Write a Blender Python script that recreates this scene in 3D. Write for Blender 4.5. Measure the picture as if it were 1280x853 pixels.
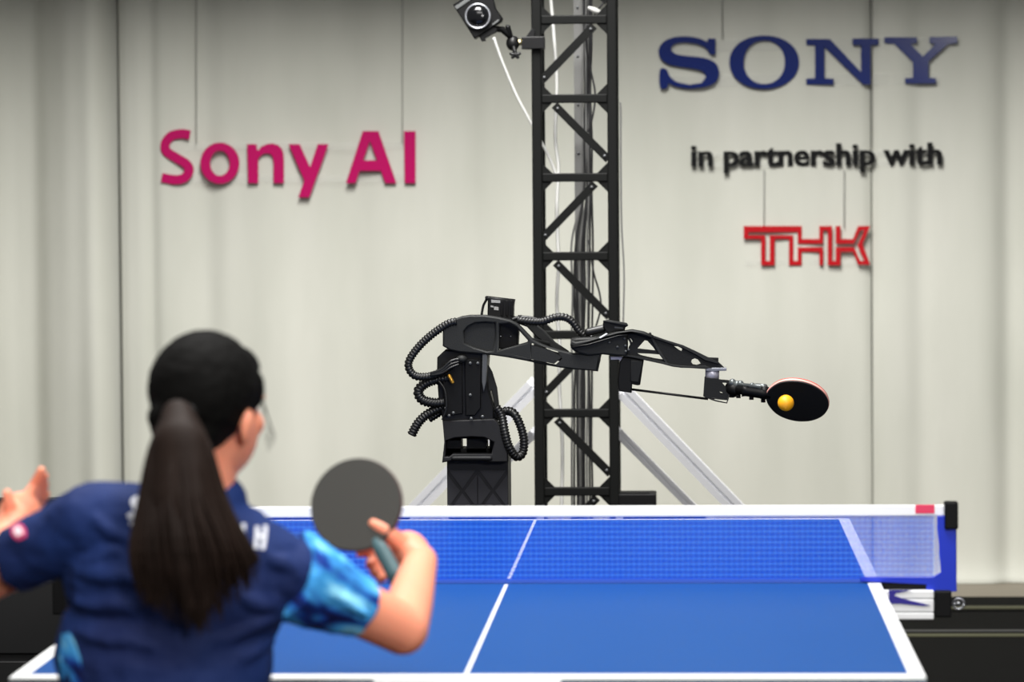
import bpy, bmesh, math, random
from mathutils import Vector as V, Matrix, Euler, Quaternion
random.seed(7)
sc = bpy.context.scene
for o in list(bpy.data.objects): bpy.data.objects.remove(o)
col = sc.collection
PI = math.pi

# ------------------------------------------------------------ camera
CAM = V((0.373, -7.146, 1.579)); YAW, PIT, ROL, FPX = -0.05017, -0.04485, -0.0075, 4379.5
FW = V((math.sin(YAW)*math.cos(PIT), math.cos(YAW)*math.cos(PIT), math.sin(PIT)))
R0 = FW.cross(V((0, 0, 1))).normalized(); U0 = R0.cross(FW)
RT = R0*math.cos(ROL) + U0*math.sin(ROL); UP = -R0*math.sin(ROL) + U0*math.cos(ROL)
cam = bpy.data.cameras.new('camera'); camo = bpy.data.objects.new('camera', cam); col.objects.link(camo)
m = Matrix((RT, UP, -FW)).transposed().to_4x4(); m.translation = CAM; camo.matrix_world = m
cam.sensor_width = 36; cam.lens = FPX/1280*36; cam.clip_start = .1; cam.clip_end = 60
cam.dof.use_dof = True; cam.dof.focus_distance = 9.0; cam.dof.aperture_fstop = (cam.lens/1000)/0.027
sc.camera = camo
# ------------------------------------------------------------ light
w = bpy.data.worlds.new('world'); sc.world = w; w.use_nodes = True
w.node_tree.nodes['Background'].inputs[0].default_value = (1, .985, .965, 1)
w.node_tree.nodes['Background'].inputs[1].default_value = .15
def area(loc, size, power, target, spread=180, c=(1, .985, .96)):
    l = bpy.data.lights.new('hall_light', 'AREA'); l.shape = 'RECTANGLE'; l.size, l.size_y = size; l.energy = power; l.color = c; l.spread = math.radians(spread)
    o = bpy.data.objects.new('hall_light', l); col.objects.link(o); o.location = loc
    o.rotation_euler = (V(target)-V(loc)).to_track_quat('-Z', 'Y').to_euler(); return o
area((.4, -4.8, 4.6), (3.0, 1.4), 56, (.3, -2.2, .6), 120)
area((3.55, -9.5, 3.2), (1.5, .6), 32, (-.9, -1.9, .75), 72)
area((-.4, -.8, 4.9), (3.4, 1.2), 98, (-.1, -.3, 0), 110)
area((-.22, 2.2, 4.9), (1.4, 3.2), 196, (.35, 6.6, .0), 125)
sc.view_settings.view_transform = 'Standard'; sc.view_settings.look = 'None'
sc.view_settings.exposure = .5; sc.view_settings.gamma = 1

# ------------------------------------------------------------ helpers
def at(px, py, Y):
    """world point on the plane Y seen at that place of the photograph"""
    d = FW*FPX + RT*(px-640) - UP*(py-426.5)
    return CAM + d*((Y-CAM.y)/d.y)
def lin(c): return tuple(((x/255)/12.92 if x/255 <= .04045 else ((x/255+.055)/1.055)**2.4) for x in c)
MATS = {}
def mat(name, rgb, rough=.5, metal=0, var=.0, vscale=8, bump=0, bscale=60, spec=.5, coat=0, alpha=1, trans=0, sss=0, stretch=None):
    if name in MATS: return MATS[name]
    m = bpy.data.materials.new(name); m.use_nodes = True; nt = m.node_tree; b = nt.nodes['Principled BSDF']
    c = lin(rgb); b.inputs['Base Color'].default_value = (*c, 1); b.inputs['Roughness'].default_value = rough
    b.inputs['Metallic'].default_value = metal; b.inputs['Specular IOR Level'].default_value = spec
    b.inputs['Coat Weight'].default_value = coat; b.inputs['Alpha'].default_value = alpha; b.inputs['Transmission Weight'].default_value = trans
    if sss: b.inputs['Subsurface Weight'].default_value = sss; b.inputs['Subsurface Radius'].default_value = (.012, .004, .002); b.inputs['Subsurface Scale'].default_value = 1
    tc = nt.nodes.new('ShaderNodeTexCoord'); mp = nt.nodes.new('ShaderNodeMapping'); nt.links.new(tc.outputs['Object'], mp.inputs[0])
    if stretch: mp.inputs['Scale'].default_value = stretch
    if var:
        n = nt.nodes.new('ShaderNodeTexNoise'); n.inputs['Scale'].default_value = vscale; n.inputs['Detail'].default_value = 4
        nt.links.new(mp.outputs[0], n.inputs[0]); r = nt.nodes.new('ShaderNodeMapRange')
        r.inputs['To Min'].default_value = 1-var; r.inputs['To Max'].default_value = 1+var; nt.links.new(n.outputs[0], r.inputs[0])
        x = nt.nodes.new('ShaderNodeVectorMath'); x.operation = 'SCALE'; x.inputs[0].default_value = c
        nt.links.new(r.outputs[0], x.inputs['Scale']); nt.links.new(x.outputs[0], b.inputs['Base Color'])
    if bump:
        n = nt.nodes.new('ShaderNodeTexNoise'); n.inputs['Scale'].default_value = bscale; n.inputs['Detail'].default_value = 3
        nt.links.new(mp.outputs[0], n.inputs[0]); q = nt.nodes.new('ShaderNodeBump'); q.inputs['Strength'].default_value = bump
        q.inputs['Distance'].default_value = .01; nt.links.new(n.outputs[0], q.inputs['Height']); nt.links.new(q.outputs[0], b.inputs['Normal'])
    MATS[name] = m; return m

def wloc(o):
    p = V((0, 0, 0))
    while o: p = p + o.location; o = o.parent
    return p
def link(name, me, material, parent=None, loc=None):
    """me in world coordinates; the object's origin goes to loc or its bounding box's base"""
    o = bpy.data.objects.new(name, me); me.name = name
    vs = me.vertices
    if loc is None:
        if len(vs):
            xs = [v.co for v in vs]; lo = [min(c[i] for c in xs) for i in range(3)]; hi = [max(c[i] for c in xs) for i in range(3)]
            loc = V(((lo[0]+hi[0])/2, (lo[1]+hi[1])/2, lo[2]))
        else: loc = V((0, 0, 0))
    loc = V(loc); me.transform(Matrix.Translation(-loc))
    if parent: o.parent = parent; o.location = loc - wloc(parent)
    else: o.location = loc
    if material: me.materials.clear(); me.materials.append(material)
    col.objects.link(o); return o
def empty(name, loc, label, cat, group=None):
    o = bpy.data.objects.new(name, None); o.empty_display_size = .1; col.objects.link(o); o.location = loc
    return tag(o, label, cat, group)
def tag(o, label=None, cat=None, group=None, kind=None):
    if label: o['label'] = label
    if cat: o['category'] = cat
    if group: o['group'] = group
    if kind: o['kind'] = kind
    return o

class MB:
    def __init__(s): s.v = []; s.f = []; s.sm = []
    def add(s, vs, fs, smooth=False):
        b = len(s.v); s.v += [tuple(v) for v in vs]; s.f += [tuple(b+i for i in f) for f in fs]; s.sm += [smooth]*len(fs); return s
    def box(s, lo, hi, M=None, bev=0):
        lo, hi = V(lo), V(hi)
        if bev:
            bm = bmesh.new(); bmesh.ops.create_cube(bm, size=1)
            for v in bm.verts: v.co = V(((lo[i]+hi[i])/2 + v.co[i]*(hi[i]-lo[i]) for i in range(3)))
            bmesh.ops.bevel(bm, geom=bm.edges[:], offset=bev, segments=2, affect='EDGES', profile=.5)
            bm.verts.index_update(); vs = [v.co.copy() for v in bm.verts]; fs = [[v.index for v in f.verts] for f in bm.faces]; bm.free()
        else:
            vs = [V((x, y, z)) for x in (lo.x, hi.x) for y in (lo.y, hi.y) for z in (lo.z, hi.z)]
            fs = [(0, 1, 3, 2), (4, 6, 7, 5), (0, 4, 5, 1), (2, 3, 7, 6), (0, 2, 6, 4), (1, 5, 7, 3)]
        if M: vs = [M @ v for v in vs]
        return s.add(vs, fs)
    def tube(s, pts, r, n=10, caps=True, rf=None):
        pts = [V(p) for p in pts]; k = len(pts); vs = []; fs = []
        up = V((0, 0, 1)); prev = None
        for i, p in enumerate(pts):
            t = (pts[min(i+1, k-1)]-pts[max(i-1, 0)]).normalized()
            if prev is None: a = t.cross(up if abs(t.z) < .95 else V((1, 0, 0))).normalized()
            else: a = (prev - t*prev.dot(t)).normalized()
            prev = a; b = t.cross(a); ri = r[i] if isinstance(r, (list, tuple)) else (rf(i/(k-1), i) if rf else r)
            for j in range(n): q = 2*PI*j/n; vs.append(p + a*math.cos(q)*ri + b*math.sin(q)*ri)
        for i in range(k-1):
            for j in range(n):
                j2 = (j+1) % n; fs.append((i*n+j, i*n+j2, (i+1)*n+j2, (i+1)*n+j))
        if caps: fs.append(tuple(range(n-1, -1, -1))); fs.append(tuple((k-1)*n+j for j in range(n)))
        return s.add(vs, fs, n > 5)
    def cyl(s, p0, p1, r0, r1=None, n=20): return s.tube([p0, p1], [r0, r0 if r1 is None else r1], n)
    def ell(s, c, r, M=None, nu=24, nv=16):
        c = V(c); vs = []; fs = []
        r = (r, r, r) if not isinstance(r, (tuple, list)) else r
        for i in range(1, nv):
            a = PI*i/nv
            for j in range(nu):
                b = 2*PI*j/nu; p = V((r[0]*math.sin(a)*math.cos(b), r[1]*math.sin(a)*math.sin(b), r[2]*math.cos(a)))
                vs.append(c + (M @ p if M else p))
        T, B = len(vs), len(vs)+1
        p = V((0, 0, r[2])); vs.append(c+(M @ p if M else p)); vs.append(c-(M @ p if M else p))
        for i in range(nv-2):
            for j in range(nu):
                j2 = (j+1) % nu; fs.append((i*nu+j, (i+1)*nu+j, (i+1)*nu+j2, i*nu+j2))
        for j in range(nu): fs.append((T, j, (j+1) % nu)); fs.append((B, (nv-2)*nu+(j+1) % nu, (nv-2)*nu+j))
        return s.add(vs, fs, True)
    def cap(s, p0, p1, r0, r1=None):
        r1 = r0 if r1 is None else r1; p0, p1 = V(p0), V(p1)
        d = (p1-p0); L = d.length
        n = 6; pts = []; rs = []
        u = d.normalized()
        for i in range(n): a = PI/2*(1-i/n); pts.append(p0-u*r0*math.sin(a)); rs.append(max(r0*math.cos(a), r0*.02))
        pts.append(p0); rs.append(r0); pts.append(p1); rs.append(r1)
        for i in range(1, n+1): a = PI/2*i/n; pts.append(p1+u*r1*math.sin(a)); rs.append(max(r1*math.cos(a), r1*.02))
        return s.tube(pts, rs, 20)
    def chain(s, pts, rs):
        for i in range(len(pts)-1): s.cap(pts[i], pts[i+1], rs[i], rs[i+1])
        return s
    def prism(s, poly, Y0, Y1):
        """convex-ish polygon of (X,Z) extruded in Y"""
        n = len(poly); vs = [V((x, Y0, z)) for x, z in poly]+[V((x, Y1, z)) for x, z in poly]
        return s.add(vs, [tuple(range(n)), tuple(range(2*n-1, n-1, -1))]+[(i, n+i, n+(i+1) % n, (i+1) % n) for i in range(n)])
    def mesh(s):
        me = bpy.data.meshes.new('m'); me.from_pydata(s.v, [], s.f); me.polygons.foreach_set('use_smooth', s.sm)
        bm = bmesh.new(); bm.from_mesh(me); bmesh.ops.recalc_face_normals(bm, faces=bm.faces); bm.to_mesh(me); bm.free(); return me
    def build(s, name, material, parent=None, loc=None): return link(name, s.mesh(), material, parent, loc)

def smooth(pts, n=6, closed=True):
    pts = [V(p) for p in pts]; out = []; k = len(pts)
    for i in range(k if closed else k-1):
        if closed: a, b, c, d = pts[i-1], pts[i], pts[(i+1) % k], pts[(i+2) % k]
        else: a, b, c, d = pts[max(i-1, 0)], pts[i], pts[i+1], pts[min(i+2, k-1)]
        for j in range(n):
            t = j/n; out.append(.5*((2*b)+(c-a)*t+(2*a-5*b+4*c-d)*t*t+(3*b-a-3*c+d)*t**3))
    if not closed: out.append(pts[-1])
    return out
def bake(o):
    dg = bpy.context.evaluated_depsgraph_get(); dg.update(); me = bpy.data.meshes.new_from_object(o.evaluated_get(dg)); return me
def plate_mesh(loops, Y0, thick, bev=0.0, off=True):
    """loops of (X,Z): outer first, then holes; extruded between Y0 and Y0+thick"""
    cu = bpy.data.curves.new('c', 'CURVE'); cu.dimensions = '2D'; cu.fill_mode = 'BOTH'
    for lp in loops:
        sp = cu.splines.new('POLY'); sp.points.add(len(lp)-1); sp.use_cyclic_u = True
        for i, p in enumerate(lp): sp.points[i].co = (p[0], p[1], 0, 1)
    cu.extrude = thick/2-bev; cu.bevel_depth = bev; cu.bevel_resolution = 1; cu.offset = -bev if off else 0
    o = bpy.data.objects.new('c', cu); col.objects.link(o); me = bake(o); bpy.data.objects.remove(o); bpy.data.curves.remove(cu)
    me.transform(Matrix.Translation((0, Y0+thick/2, 0)) @ Matrix.Rotation(PI/2, 4, 'X'))
    return me
def px(pts, Y): return [(lambda p: (p.x, p.z))(at(a, b, Y)) for a, b in pts]
def plate(name, loops, Y0, thick, material, parent=None, bev=.002, sm=()):
    L = []
    for i, lp in enumerate(loops):
        q = px(lp, Y0)
        if i in sm: q = [(p.x, p.y) for p in smooth([(a, b, 0) for a, b in q])]
        L.append(q)
    return link(name, plate_mesh(L, Y0, thick, bev), material, parent)
def join(meshes):
    bm = bmesh.new()
    for me in meshes: bm.from_mesh(me)
    me = bpy.data.meshes.new('j'); bm.to_mesh(me); bm.free(); return me
def remesh(mb, vox, it=3, disp=None):
    me = mb.mesh() if isinstance(mb, MB) else mb
    o = bpy.data.objects.new('r', me); col.objects.link(o)
    md = o.modifiers.new('r', 'REMESH'); md.mode = 'VOXEL'; md.voxel_size = vox; md.use_smooth_shade = True
    ms = o.modifiers.new('s', 'SMOOTH'); ms.factor = .5; ms.iterations = it
    if disp:
        tx = bpy.data.textures.new('t', 'CLOUDS'); tx.noise_scale = disp[0]
        dm = o.modifiers.new('d', 'DISPLACE'); dm.texture = tx; dm.strength = disp[1]; dm.texture_coords = 'LOCAL'
    out = bake(o); bpy.data.objects.remove(o); return out

# ------------------------------------------------------------ materials
M_black = mat('matt_black', (24, 25, 26), .55, spec=.2, var=.12, vscale=20, bump=.08, bscale=300)
M_blackd = mat('deep_black', (8, 8, 9), .5, spec=.2, var=.1)
M_graph = mat('graphite_shell', (34, 35, 35), .5, spec=.25, var=.08, vscale=30, bump=.1, bscale=400)
M_dk = mat('dark_casing', (17, 17, 18), .4, spec=.25, var=.15, vscale=40)
M_hose = mat('corrugated_black', (20, 20, 20), .36, spec=.5)
M_alu = mat('brushed_aluminium', (250, 251, 255), .45, var=.05, stretch=(1, 1, 20), spec=.8)
M_steel = mat('steel', (170, 172, 178), .28, .8, var=.08)
M_bolt = mat('dull_bolt', (96, 98, 100), .45, .3)
M_truss = mat('truss_black', (11, 12, 11), .55, spec=.15, var=.1, vscale=15)
M_white = mat('white_paint', (244, 245, 246), .45, var=.01)
M_table = mat('table_blue', (17, 74, 141), .42, var=.03, vscale=3, bump=.02, bscale=500, spec=.4)

# ------------------------------------------------------------ setting
WY = 6.62
fl = MB().box((-5, -9, -.1), (6, WY+.35, 0)).build('floor', mat('floor_taupe', (128, 120, 106), .6, var=.08, vscale=4)); tag(fl, kind='structure')
wl = MB().box((-5, WY+.25, 0), (6, WY+.35, 5.4)).build('wall_back', mat('wall_dark', (60, 60, 62), .8, var=.05)); tag(wl, kind='structure')
wl = MB().box((-3.1, 3.4, 0), (-3.0, WY+.2, 5.4)).build('shade_panel_left', MATS['wall_dark']); tag(wl, kind='structure')  # unseen dark panel added to keep light off the left curtain
vb = MB().box((-5, WY-1.0, 2.61), (6, WY-.9, 5.4)).build('light_blocker_1', mat('blocker_black', (20, 20, 22), .8, var=.1)); tag(vb, kind='structure')  # unseen board added above the view, its soft shadow darkens the curtain top
M_mat = mat('mat_black', (9, 9, 9), .85, spec=.05, var=.15, vscale=5, bump=.1, bscale=80)
M_ol = mat('olive_edging', (62, 62, 38), .7, var=.1, vscale=5)
def fmat(y0, y1, lab, rim0, rim1, h=.012):
    o = MB().box((-4.8, y0, 0), (5.8, y1, h), bev=.003).build('floor_mat', M_mat); tag(o, lab, 'floor mat')
    for a, b in (rim0, rim1):
        if b: MB().box((-4.8, a, h), (5.8, b, h+.003)).build('edge_strip', M_ol, o)
def dY(y): return at(640, y, 5).y and (CAM.y + (lambda d: d.y*(CAM.z/(-d.z)))(FW*FPX-UP*(y-426.5)))
fmat(dY(768), dY(751), 'narrow black floor mat strip lying closest to the curtain hem', (dY(766.5), dY(763.5)), (0, 0))
fmat(dY(797), dY(770), 'black floor mat strip with grey seam between the two other mats', (0, 0), (0, 0))
sm_ = MB().box((-4.8, dY(795), .012), (5.8, dY(793), .014)).build('seam_strip', mat('grey_seam', (48, 48, 48), .7), [o for o in bpy.data.objects if o.name.startswith('floor_mat')][-1])
fmat(-8.9, dY(798.5), 'large black floor mat under the whole table and player', (dY(802), dY(799)), (0, 0), .014)

# curtains
def curtain_mat():
    m = mat('curtain_cloth', (196, 197, 186), .85, spec=.2, bump=.12, bscale=900)
    nt = m.node_tree; b = nt.nodes['Principled BSDF']; tc = [n for n in nt.nodes if n.type == 'TEX_COORD'][0]
    mp = nt.nodes.new('ShaderNodeMapping'); mp.inputs['Scale'].default_value = (2.2, 1, .55); nt.links.new(tc.outputs['Object'], mp.inputs[0])
    n = nt.nodes.new('ShaderNodeTexNoise'); n.inputs['Scale'].default_value = 1.6; n.inputs['Detail'].default_value = 5; nt.links.new(mp.outputs[0], n.inputs[0])
    r = nt.nodes.new('ShaderNodeValToRGB'); r.color_ramp.elements[0].color = (*lin((190, 191, 180)), 1); r.color_ramp.elements[0].position = .3
    r.color_ramp.elements[1].color = (*lin((203, 203, 193)), 1); r.color_ramp.elements[1].position = .7
    nt.links.new(n.outputs[0], r.inputs[0]); nt.links.new(r.outputs[0], b.inputs['Base Color']); return m
M_cur = curtain_mat()
def wx(p): return at(p, 300, WY).x
def curtain(name, x0, x1, depth, label, edge=.012, top=3.0):
    NX = int((x1-x0)/.009)+2; NZ = 46; vs = []; fs = []
    for k in range(NZ+1):
        z = .003+(top-.003)*(k/NZ)**1.3
        for i in range(NX+1):
            x = x0+(x1-x0)*i/NX
            d = depth(x, z); e = min(x-x0, x1-x)
            d += edge*math.exp(-(e/.02)**2)-.05*math.exp(-z/.035)
            vs.append((x, WY+d, z))
    for k in range(NZ):
        for i in range(NX): a = k*(NX+1)+i; fs.append((a, a+1, a+NX+2, a+NX+1))
    me = bpy.data.meshes.new('c'); me.from_pydata(vs, [], fs); me.polygons.foreach_set('use_smooth', [True]*len(fs))
    o = link(name, me, M_cur); s = o.modifiers.new('s', 'SOLIDIFY'); s.thickness = .004
    return tag(o, label, 'curtain')
def G(x, c, s): return math.exp(-((x-c)/s)**2)
xl = wx(150); xr = wx(1090)
def d_left(x, z):
    k = 1
    return k*(.07*math.sin((x-xl)*13.5+.4+.12*math.sin(z*1.3))+.022*math.sin((x-xl)*27+1.2+.3*z)+.035*G(x, wx(40), .05)+.05*G(x, wx(103), .06))
def d_mid(x, z):
    return (.010*math.sin(x*5.1+.5+.15*z)+.006*math.sin(x*12.3+1.0+.3*math.sin(z*2))+.003*math.sin(x*27+z)
            + .030*G(x, wx(258), .06)*(.6+.2*z)-.012*G(x, wx(610), .05)*max(0, z-.9) + .02*G(x, wx(190), .03)
            + .002*math.sin(z*4.2+x*1.7)*math.sin(x*3))
def d_right(x, z):
    return .010*math.sin(x*8+.9+.1*z)+.006*math.sin(x*19+.7)+.03*G(x, wx(1262), .05)+.014*G(x, wx(1150), .05)+.012*math.sin(z*5)*G(x, xr, .12)*.4
curtain('curtain', -4.9, xl-.002, d_left, 'grey backdrop curtain panel with deep folds at the left edge of the photo')
curtain('curtain', xl+.002, xr-.001, d_mid, 'wide grey backdrop curtain panel behind the truss and magenta lettering')
curtain('curtain', xr+.001, 5.8, d_right, 'grey backdrop curtain panel right of the red logo seam')

# ------------------------------------------------------------ wall signs
SY = WY-.026
def stroke(pts, wd, Y0, th, closed=False, n=8, corner=False):
    """pts px polyline -> ribbon mesh of constant or per-point width (px)"""
    if not isinstance(wd, (list, tuple)): wd = [wd]*len(pts)
    P = [V((a, b, w_)) for (a, b), w_ in zip(pts, wd)]
    S = P if corner else smooth(P, n, closed); k = len(S); L = []; R = []
    for i, p in enumerate(S):
        a = S[(i-1) % k] if closed or i else S[0]; b = S[(i+1) % k] if closed or i < k-1 else S[-1]
        t = V((b.x-a.x, b.y-a.y)).normalized(); nn = V((-t.y, t.x)); L.append((p.x+nn.x*p.z/2, p.y+nn.y*p.z/2)); R.append((p.x-nn.x*p.z/2, p.y-nn.y*p.z/2))
    if closed: return plate_mesh([px(L, Y0), px(R, Y0)], Y0, th, .0008)
    return plate_mesh([px(L+R[::-1], Y0)], Y0, th, .0008)
def poly(pts, Y0, th): return plate_mesh([px(pts, Y0)], Y0, th, .0008)
M_mag = mat('magenta_acrylic', (178, 8, 90), .15, var=.02)
M_navy = mat('navy_acrylic', (10, 32, 100), .12, var=.05, vscale=20)
M_blk = mat('black_letters', (10, 10, 11), .6, spec=.15)
M_red = mat('red_letters', (176, 16, 26), .15, var=.02)
M_clear = mat('clear_film', (225, 226, 222), .08, alpha=.05, spec=.8)
M_thread = mat('grey_thread', (120, 120, 116), .5)
T = .009
s1 = empty('wall_sign', at(360, 230, SY), 'magenta two-word sign hung on the curtain, behind the player', 'sign')
def Z(a, b): return (180+a/3.556, 140+b/3.556)
def ltr(ms, m, root): return link('letter', join(ms), m, root)
ltr([stroke([Z(204, 103), Z(165, 97), Z(120, 108), Z(95, 140), Z(100, 175), Z(145, 205), Z(188, 232), Z(200, 262), Z(180, 292), Z(140, 302), Z(78, 292)], [11.6]*11, SY, T)], M_mag, s1)
def ellp(cx, cy, rx, ry, n=40, p=2): return [(cx+rx*abs(math.cos(2*PI*i/n))**(2/p)*(1 if math.cos(2*PI*i/n) > 0 else -1), cy+ry*abs(math.sin(2*PI*i/n))**(2/p)*(1 if math.sin(2*PI*i/n) > 0 else -1)) for i in range(n)]
def zl(l): return [Z(*p) for p in l]
link('letter', plate_mesh([px(zl(ellp(337, 228, 87, 92)), SY), px(zl(ellp(337, 228, 43, 56)), SY)], SY, T, .0008), M_mag, s1)
ltr([poly(zl([(458, 143), (500, 143), (503, 170), (508, 170), (508, 317), (462, 317)]), SY, T), poly(zl([(507, 172), (520, 155), (545, 143), (570, 140), (595, 147), (612, 163), (620, 185), (622, 215), (622, 317), (575, 317), (575, 220), (572, 200), (562, 188), (545, 184), (525, 190), (508, 208)]), SY, T)], M_mag, s1)
ltr([poly(zl([(642, 143), (692, 143), (738, 245), (772, 143), (820, 143), (735, 380), (685, 380), (712, 305)]), SY, T)], M_mag, s1)
link('letter', plate_mesh([px(zl([(972, 85), (1042, 85), (1122, 317), (1072, 317), (1052, 262), (958, 262), (940, 317), (897, 317)]), SY), px(zl([(1004, 130), (974, 215), (1036, 215)]), SY)], SY, T, .0008), M_mag, s1)
ltr([poly(zl([(1155, 85), (1207, 85), (1207, 317), (1158, 317)]), SY, T)], M_mag, s1)
def strip(x0, y0, x1, y1, root, Y=None):
    a = at(x0, y0, SY+T+.001); b = at(x1, y1, SY+T+.001)
    MB().box((a.x, SY+T+.001, b.z), (b.x, SY+T+.003, a.z)).build('clear_strip', M_clear, root)
def thread(x, y0, y1, root):
    MB().cyl(at(x, y0, SY+.008), at(x, y1, SY+.008), .0016, n=6).build('hanging_thread', M_thread, root)
strip(205, 179, 515, 187, s1); strip(205, 220, 515, 227, s1); thread(245.5, -70, 180, s1); thread(503, -70, 180, s1)
s2 = empty('wall_sign', at(1010, 105, SY), 'large glossy navy blue four-letter word hung high on the curtain', 'sign')
def Q(a, b): return (810+a/3.2, 30+b/3.2)
def ql(l): return [Q(*p) for p in l]
def qpoly(l): return poly(ql(l), SY, T)
sS = smooth([(245, 95, 0), (205, 70, 0), (155, 62, 0), (105, 72, 0), (92, 100, 0), (120, 124, 0), (180, 132, 0), (240, 146, 0), (278, 175, 0), (280, 215, 0), (240, 248, 0), (165, 258, 0), (110, 248, 0), (75, 228, 0),
     ], 5, False)
# S outline: outer/inner edges, slab ends
So = [(240, 58), (270, 58), (270, 122), (247, 122), (235, 100), (205, 82), (150, 74), (108, 80), (92, 98), (108, 118), (150, 127), (210, 133), (255, 145), (280, 170), (284, 205), (268, 235), (225, 253), (160, 258), (110, 250), (82, 238), (78, 255), (48, 255), (48, 182), (75, 182), (88, 210), (115, 232), (165, 243), (215, 235), (232, 212), (222, 190), (190, 180), (130, 172), (80, 160), (50, 138), (42, 105), (58, 75), (95, 55), (150, 49), (205, 57), (237, 72)]
Sc = So[:4]+[(p_.x, p_.y) for p_ in smooth([(a_, b_, 0) for a_, b_ in So[3:26]], 3, False)][1:]+So[26:29]+[(p_.x, p_.y) for p_ in smooth([(a_, b_, 0) for a_, b_ in So[29:]], 3, False)]
ltr([qpoly(Sc)], M_navy, s2)
link('letter', plate_mesh([px(ql(ellp(465, 153, 140, 107, 48, 2.1)), SY), px(ql(ellp(465, 153, 82, 87, 48, 2.1)), SY)], SY, T, .0008), M_navy, s2)
ltr([qpoly([(633, 60), (728, 60), (852, 192), (852, 85), (818, 85), (818, 58), (922, 58), (922, 83), (890, 85), (890, 242), (860, 242), (706, 92), (706, 217), (742, 219), (742, 242), (633, 242), (633, 219), (668, 217), (668, 85), (633, 84)])], M_navy, s2)
ltr([qpoly([(945, 53), (1076, 53), (1076, 76), (1050, 80), (1100, 130), (1150, 80), (1126, 76), (1126, 52), (1237, 50), (1237, 76), (1200, 80), (1122, 150), (1122, 215), (1152, 217), (1152, 238), (1028, 238), (1028, 217), (1060, 215), (1060, 152), (985, 80), (945, 76)])], M_navy, s2)
strip(828, 51, 1190, 62, s2); strip(828, 95, 1175, 106, s2); thread(903, -70, 50, s2)
s3 = empty('wall_sign', at(1020, 212, SY), 'small black three-word sign between the navy word and the red logo', 'sign')
txt = 'in partnership with'
def tmesh(s):
    cu = bpy.data.curves.new('t', 'FONT'); cu.body = s; cu.size = 1; cu.extrude = 0; cu.offset = .015; cu.resolution_u = 4
    cu.extrude = .25
    o = bpy.data.objects.new('t', cu); col.objects.link(o); me = bake(o); bpy.data.objects.remove(o); return me
def mx(me): return max(v.co.x for v in me.vertices), min(v.co.x for v in me.vertices)
full = tmesh(txt); fx1, fx0 = mx(full)
pa = at(864.5, 209, SY); pb = at(1177, 206, SY); hz = at(864, 181, SY).z-pa.z
allh = max(v.co.y for v in full.vertices); sx = (pb.x-pa.x)/(fx1-fx0)
for i, ch in enumerate(txt):
    if ch == ' ': continue
    a = tmesh(txt[:i+1]); b = tmesh(ch); off = mx(a)[0]-mx(b)[0]
    for v in b.vertices: v.co = V(((v.co.x+off-fx0)*sx+pa.x, SY+T/2+v.co.z*.014, v.co.y/allh*hz*.97+pa.z+.004))
    c_ = [b]
    for dx_ in (-.0028, .0028):
        e_ = b.copy(); e_.transform(Matrix.Translation((dx_, .0003, 0))); c_.append(e_)
    b = join(c_)
    bm_ = bmesh.new(); bm_.from_mesh(b); bmesh.ops.recalc_face_normals(bm_, faces=bm_.faces); bm_.to_mesh(b); bm_.free()
    link('letter', b, M_blk, s3)
strip(866, 190, 1176, 194, s3); strip(866, 203, 1176, 207, s3)
s4 = empty('wall_sign', at(1010, 331, SY), 'red outlined three-letter logo hung below the black words', 'sign')
K = [(68,90),(585,90),(585,205),(740,205),(740,90),(855,90),(855,400),(885,400),(885,278),(1050,278),(1105,400),(1140,400),(1078,262),(1140,130),(1105,130),(1050,248),(885,248),(885,90),(930,90),(930,205),(1040,205),(1085,90),(1195,90),(1125,250),(1195,435),(1085,435),(1040,320),(930,320),(930,440),(815,440),(815,130),(775,130),(775,248),(548,248),(548,145),(110,145),(110,172),(262,172),(262,400),(300,400),(300,172),(510,172),(510,400),(548,400),(548,278),(775,278),(775,440),(740,440),(740,320),(585,320),(585,440),(470,440),(470,205),(345,205),(345,440),(222,440),(222,205),(68,205)]
link('logo_letters', poly([(920+a/7.111, 270+b/7.111) for a, b in K], SY, T), M_red, s4)
thread(955, 211, 285, s4); thread(1055, 211, 285, s4); strip(932, 325, 1085, 331, s4); thread(1089, -70, 180, s3)

# ------------------------------------------------------------ table
ZT = .76; HX, HY = .7625, 1.37
tb = empty('table_tennis_table', (0, 0, 0), 'blue table tennis table with white lines, in front of the robot arm', 'table')
for s in (-1, 1):
    y0, y1 = (-HY, -.002) if s < 0 else (.002, HY)
    MB().box((-HX, y0, ZT-.025), (HX, y1, ZT), bev=.002).build('tabletop', M_table, tb)
    for q in (-1, 1):
        xa, xb = (HX-.026, HX) if q > 0 else (-HX, -HX+.026)
        MB().box((xa, y0, ZT), (xb, y1, ZT+.0006)).build('side_line', M_white, tb)
    e0, e1 = (-HY-.001, -HY+.036) if s < 0 else (HY-.022, HY)
    MB().box((-HX+.026, e0, ZT), (HX-.026, e1, ZT+.0006)).build('end_line', M_white, tb)
    MB().box((-.0035, y0+.03, ZT), (.0035, y1-.022, ZT+.0006)).build('centre_line', M_white, tb)
MB().box((-HX, -HY-.004, ZT-.006), (HX, -HY-.0005, ZT), bev=.001).build('edge_trim', mat('edge_grey', (205, 212, 210), .4, var=.02), tb)
fr = MB()
for s in (-1, 1): fr.box((-.72, s*1.33-.012, ZT-.085), (.72, s*1.33+.012, ZT-.026)).box((s*.715-.012, -1.33, ZT-.085), (s*.715+.012, 1.33, ZT-.026))
fr.build('apron_frame', M_blackd, tb)
a = at(467, 848, -HY-.006); b = at(701, 848, -HY-.006)
MB().box((a.x, -HY-.012, ZT-.04), (b.x, -HY-.004, ZT-.003), bev=.002).build('end_plaque', M_white, tb)
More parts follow.
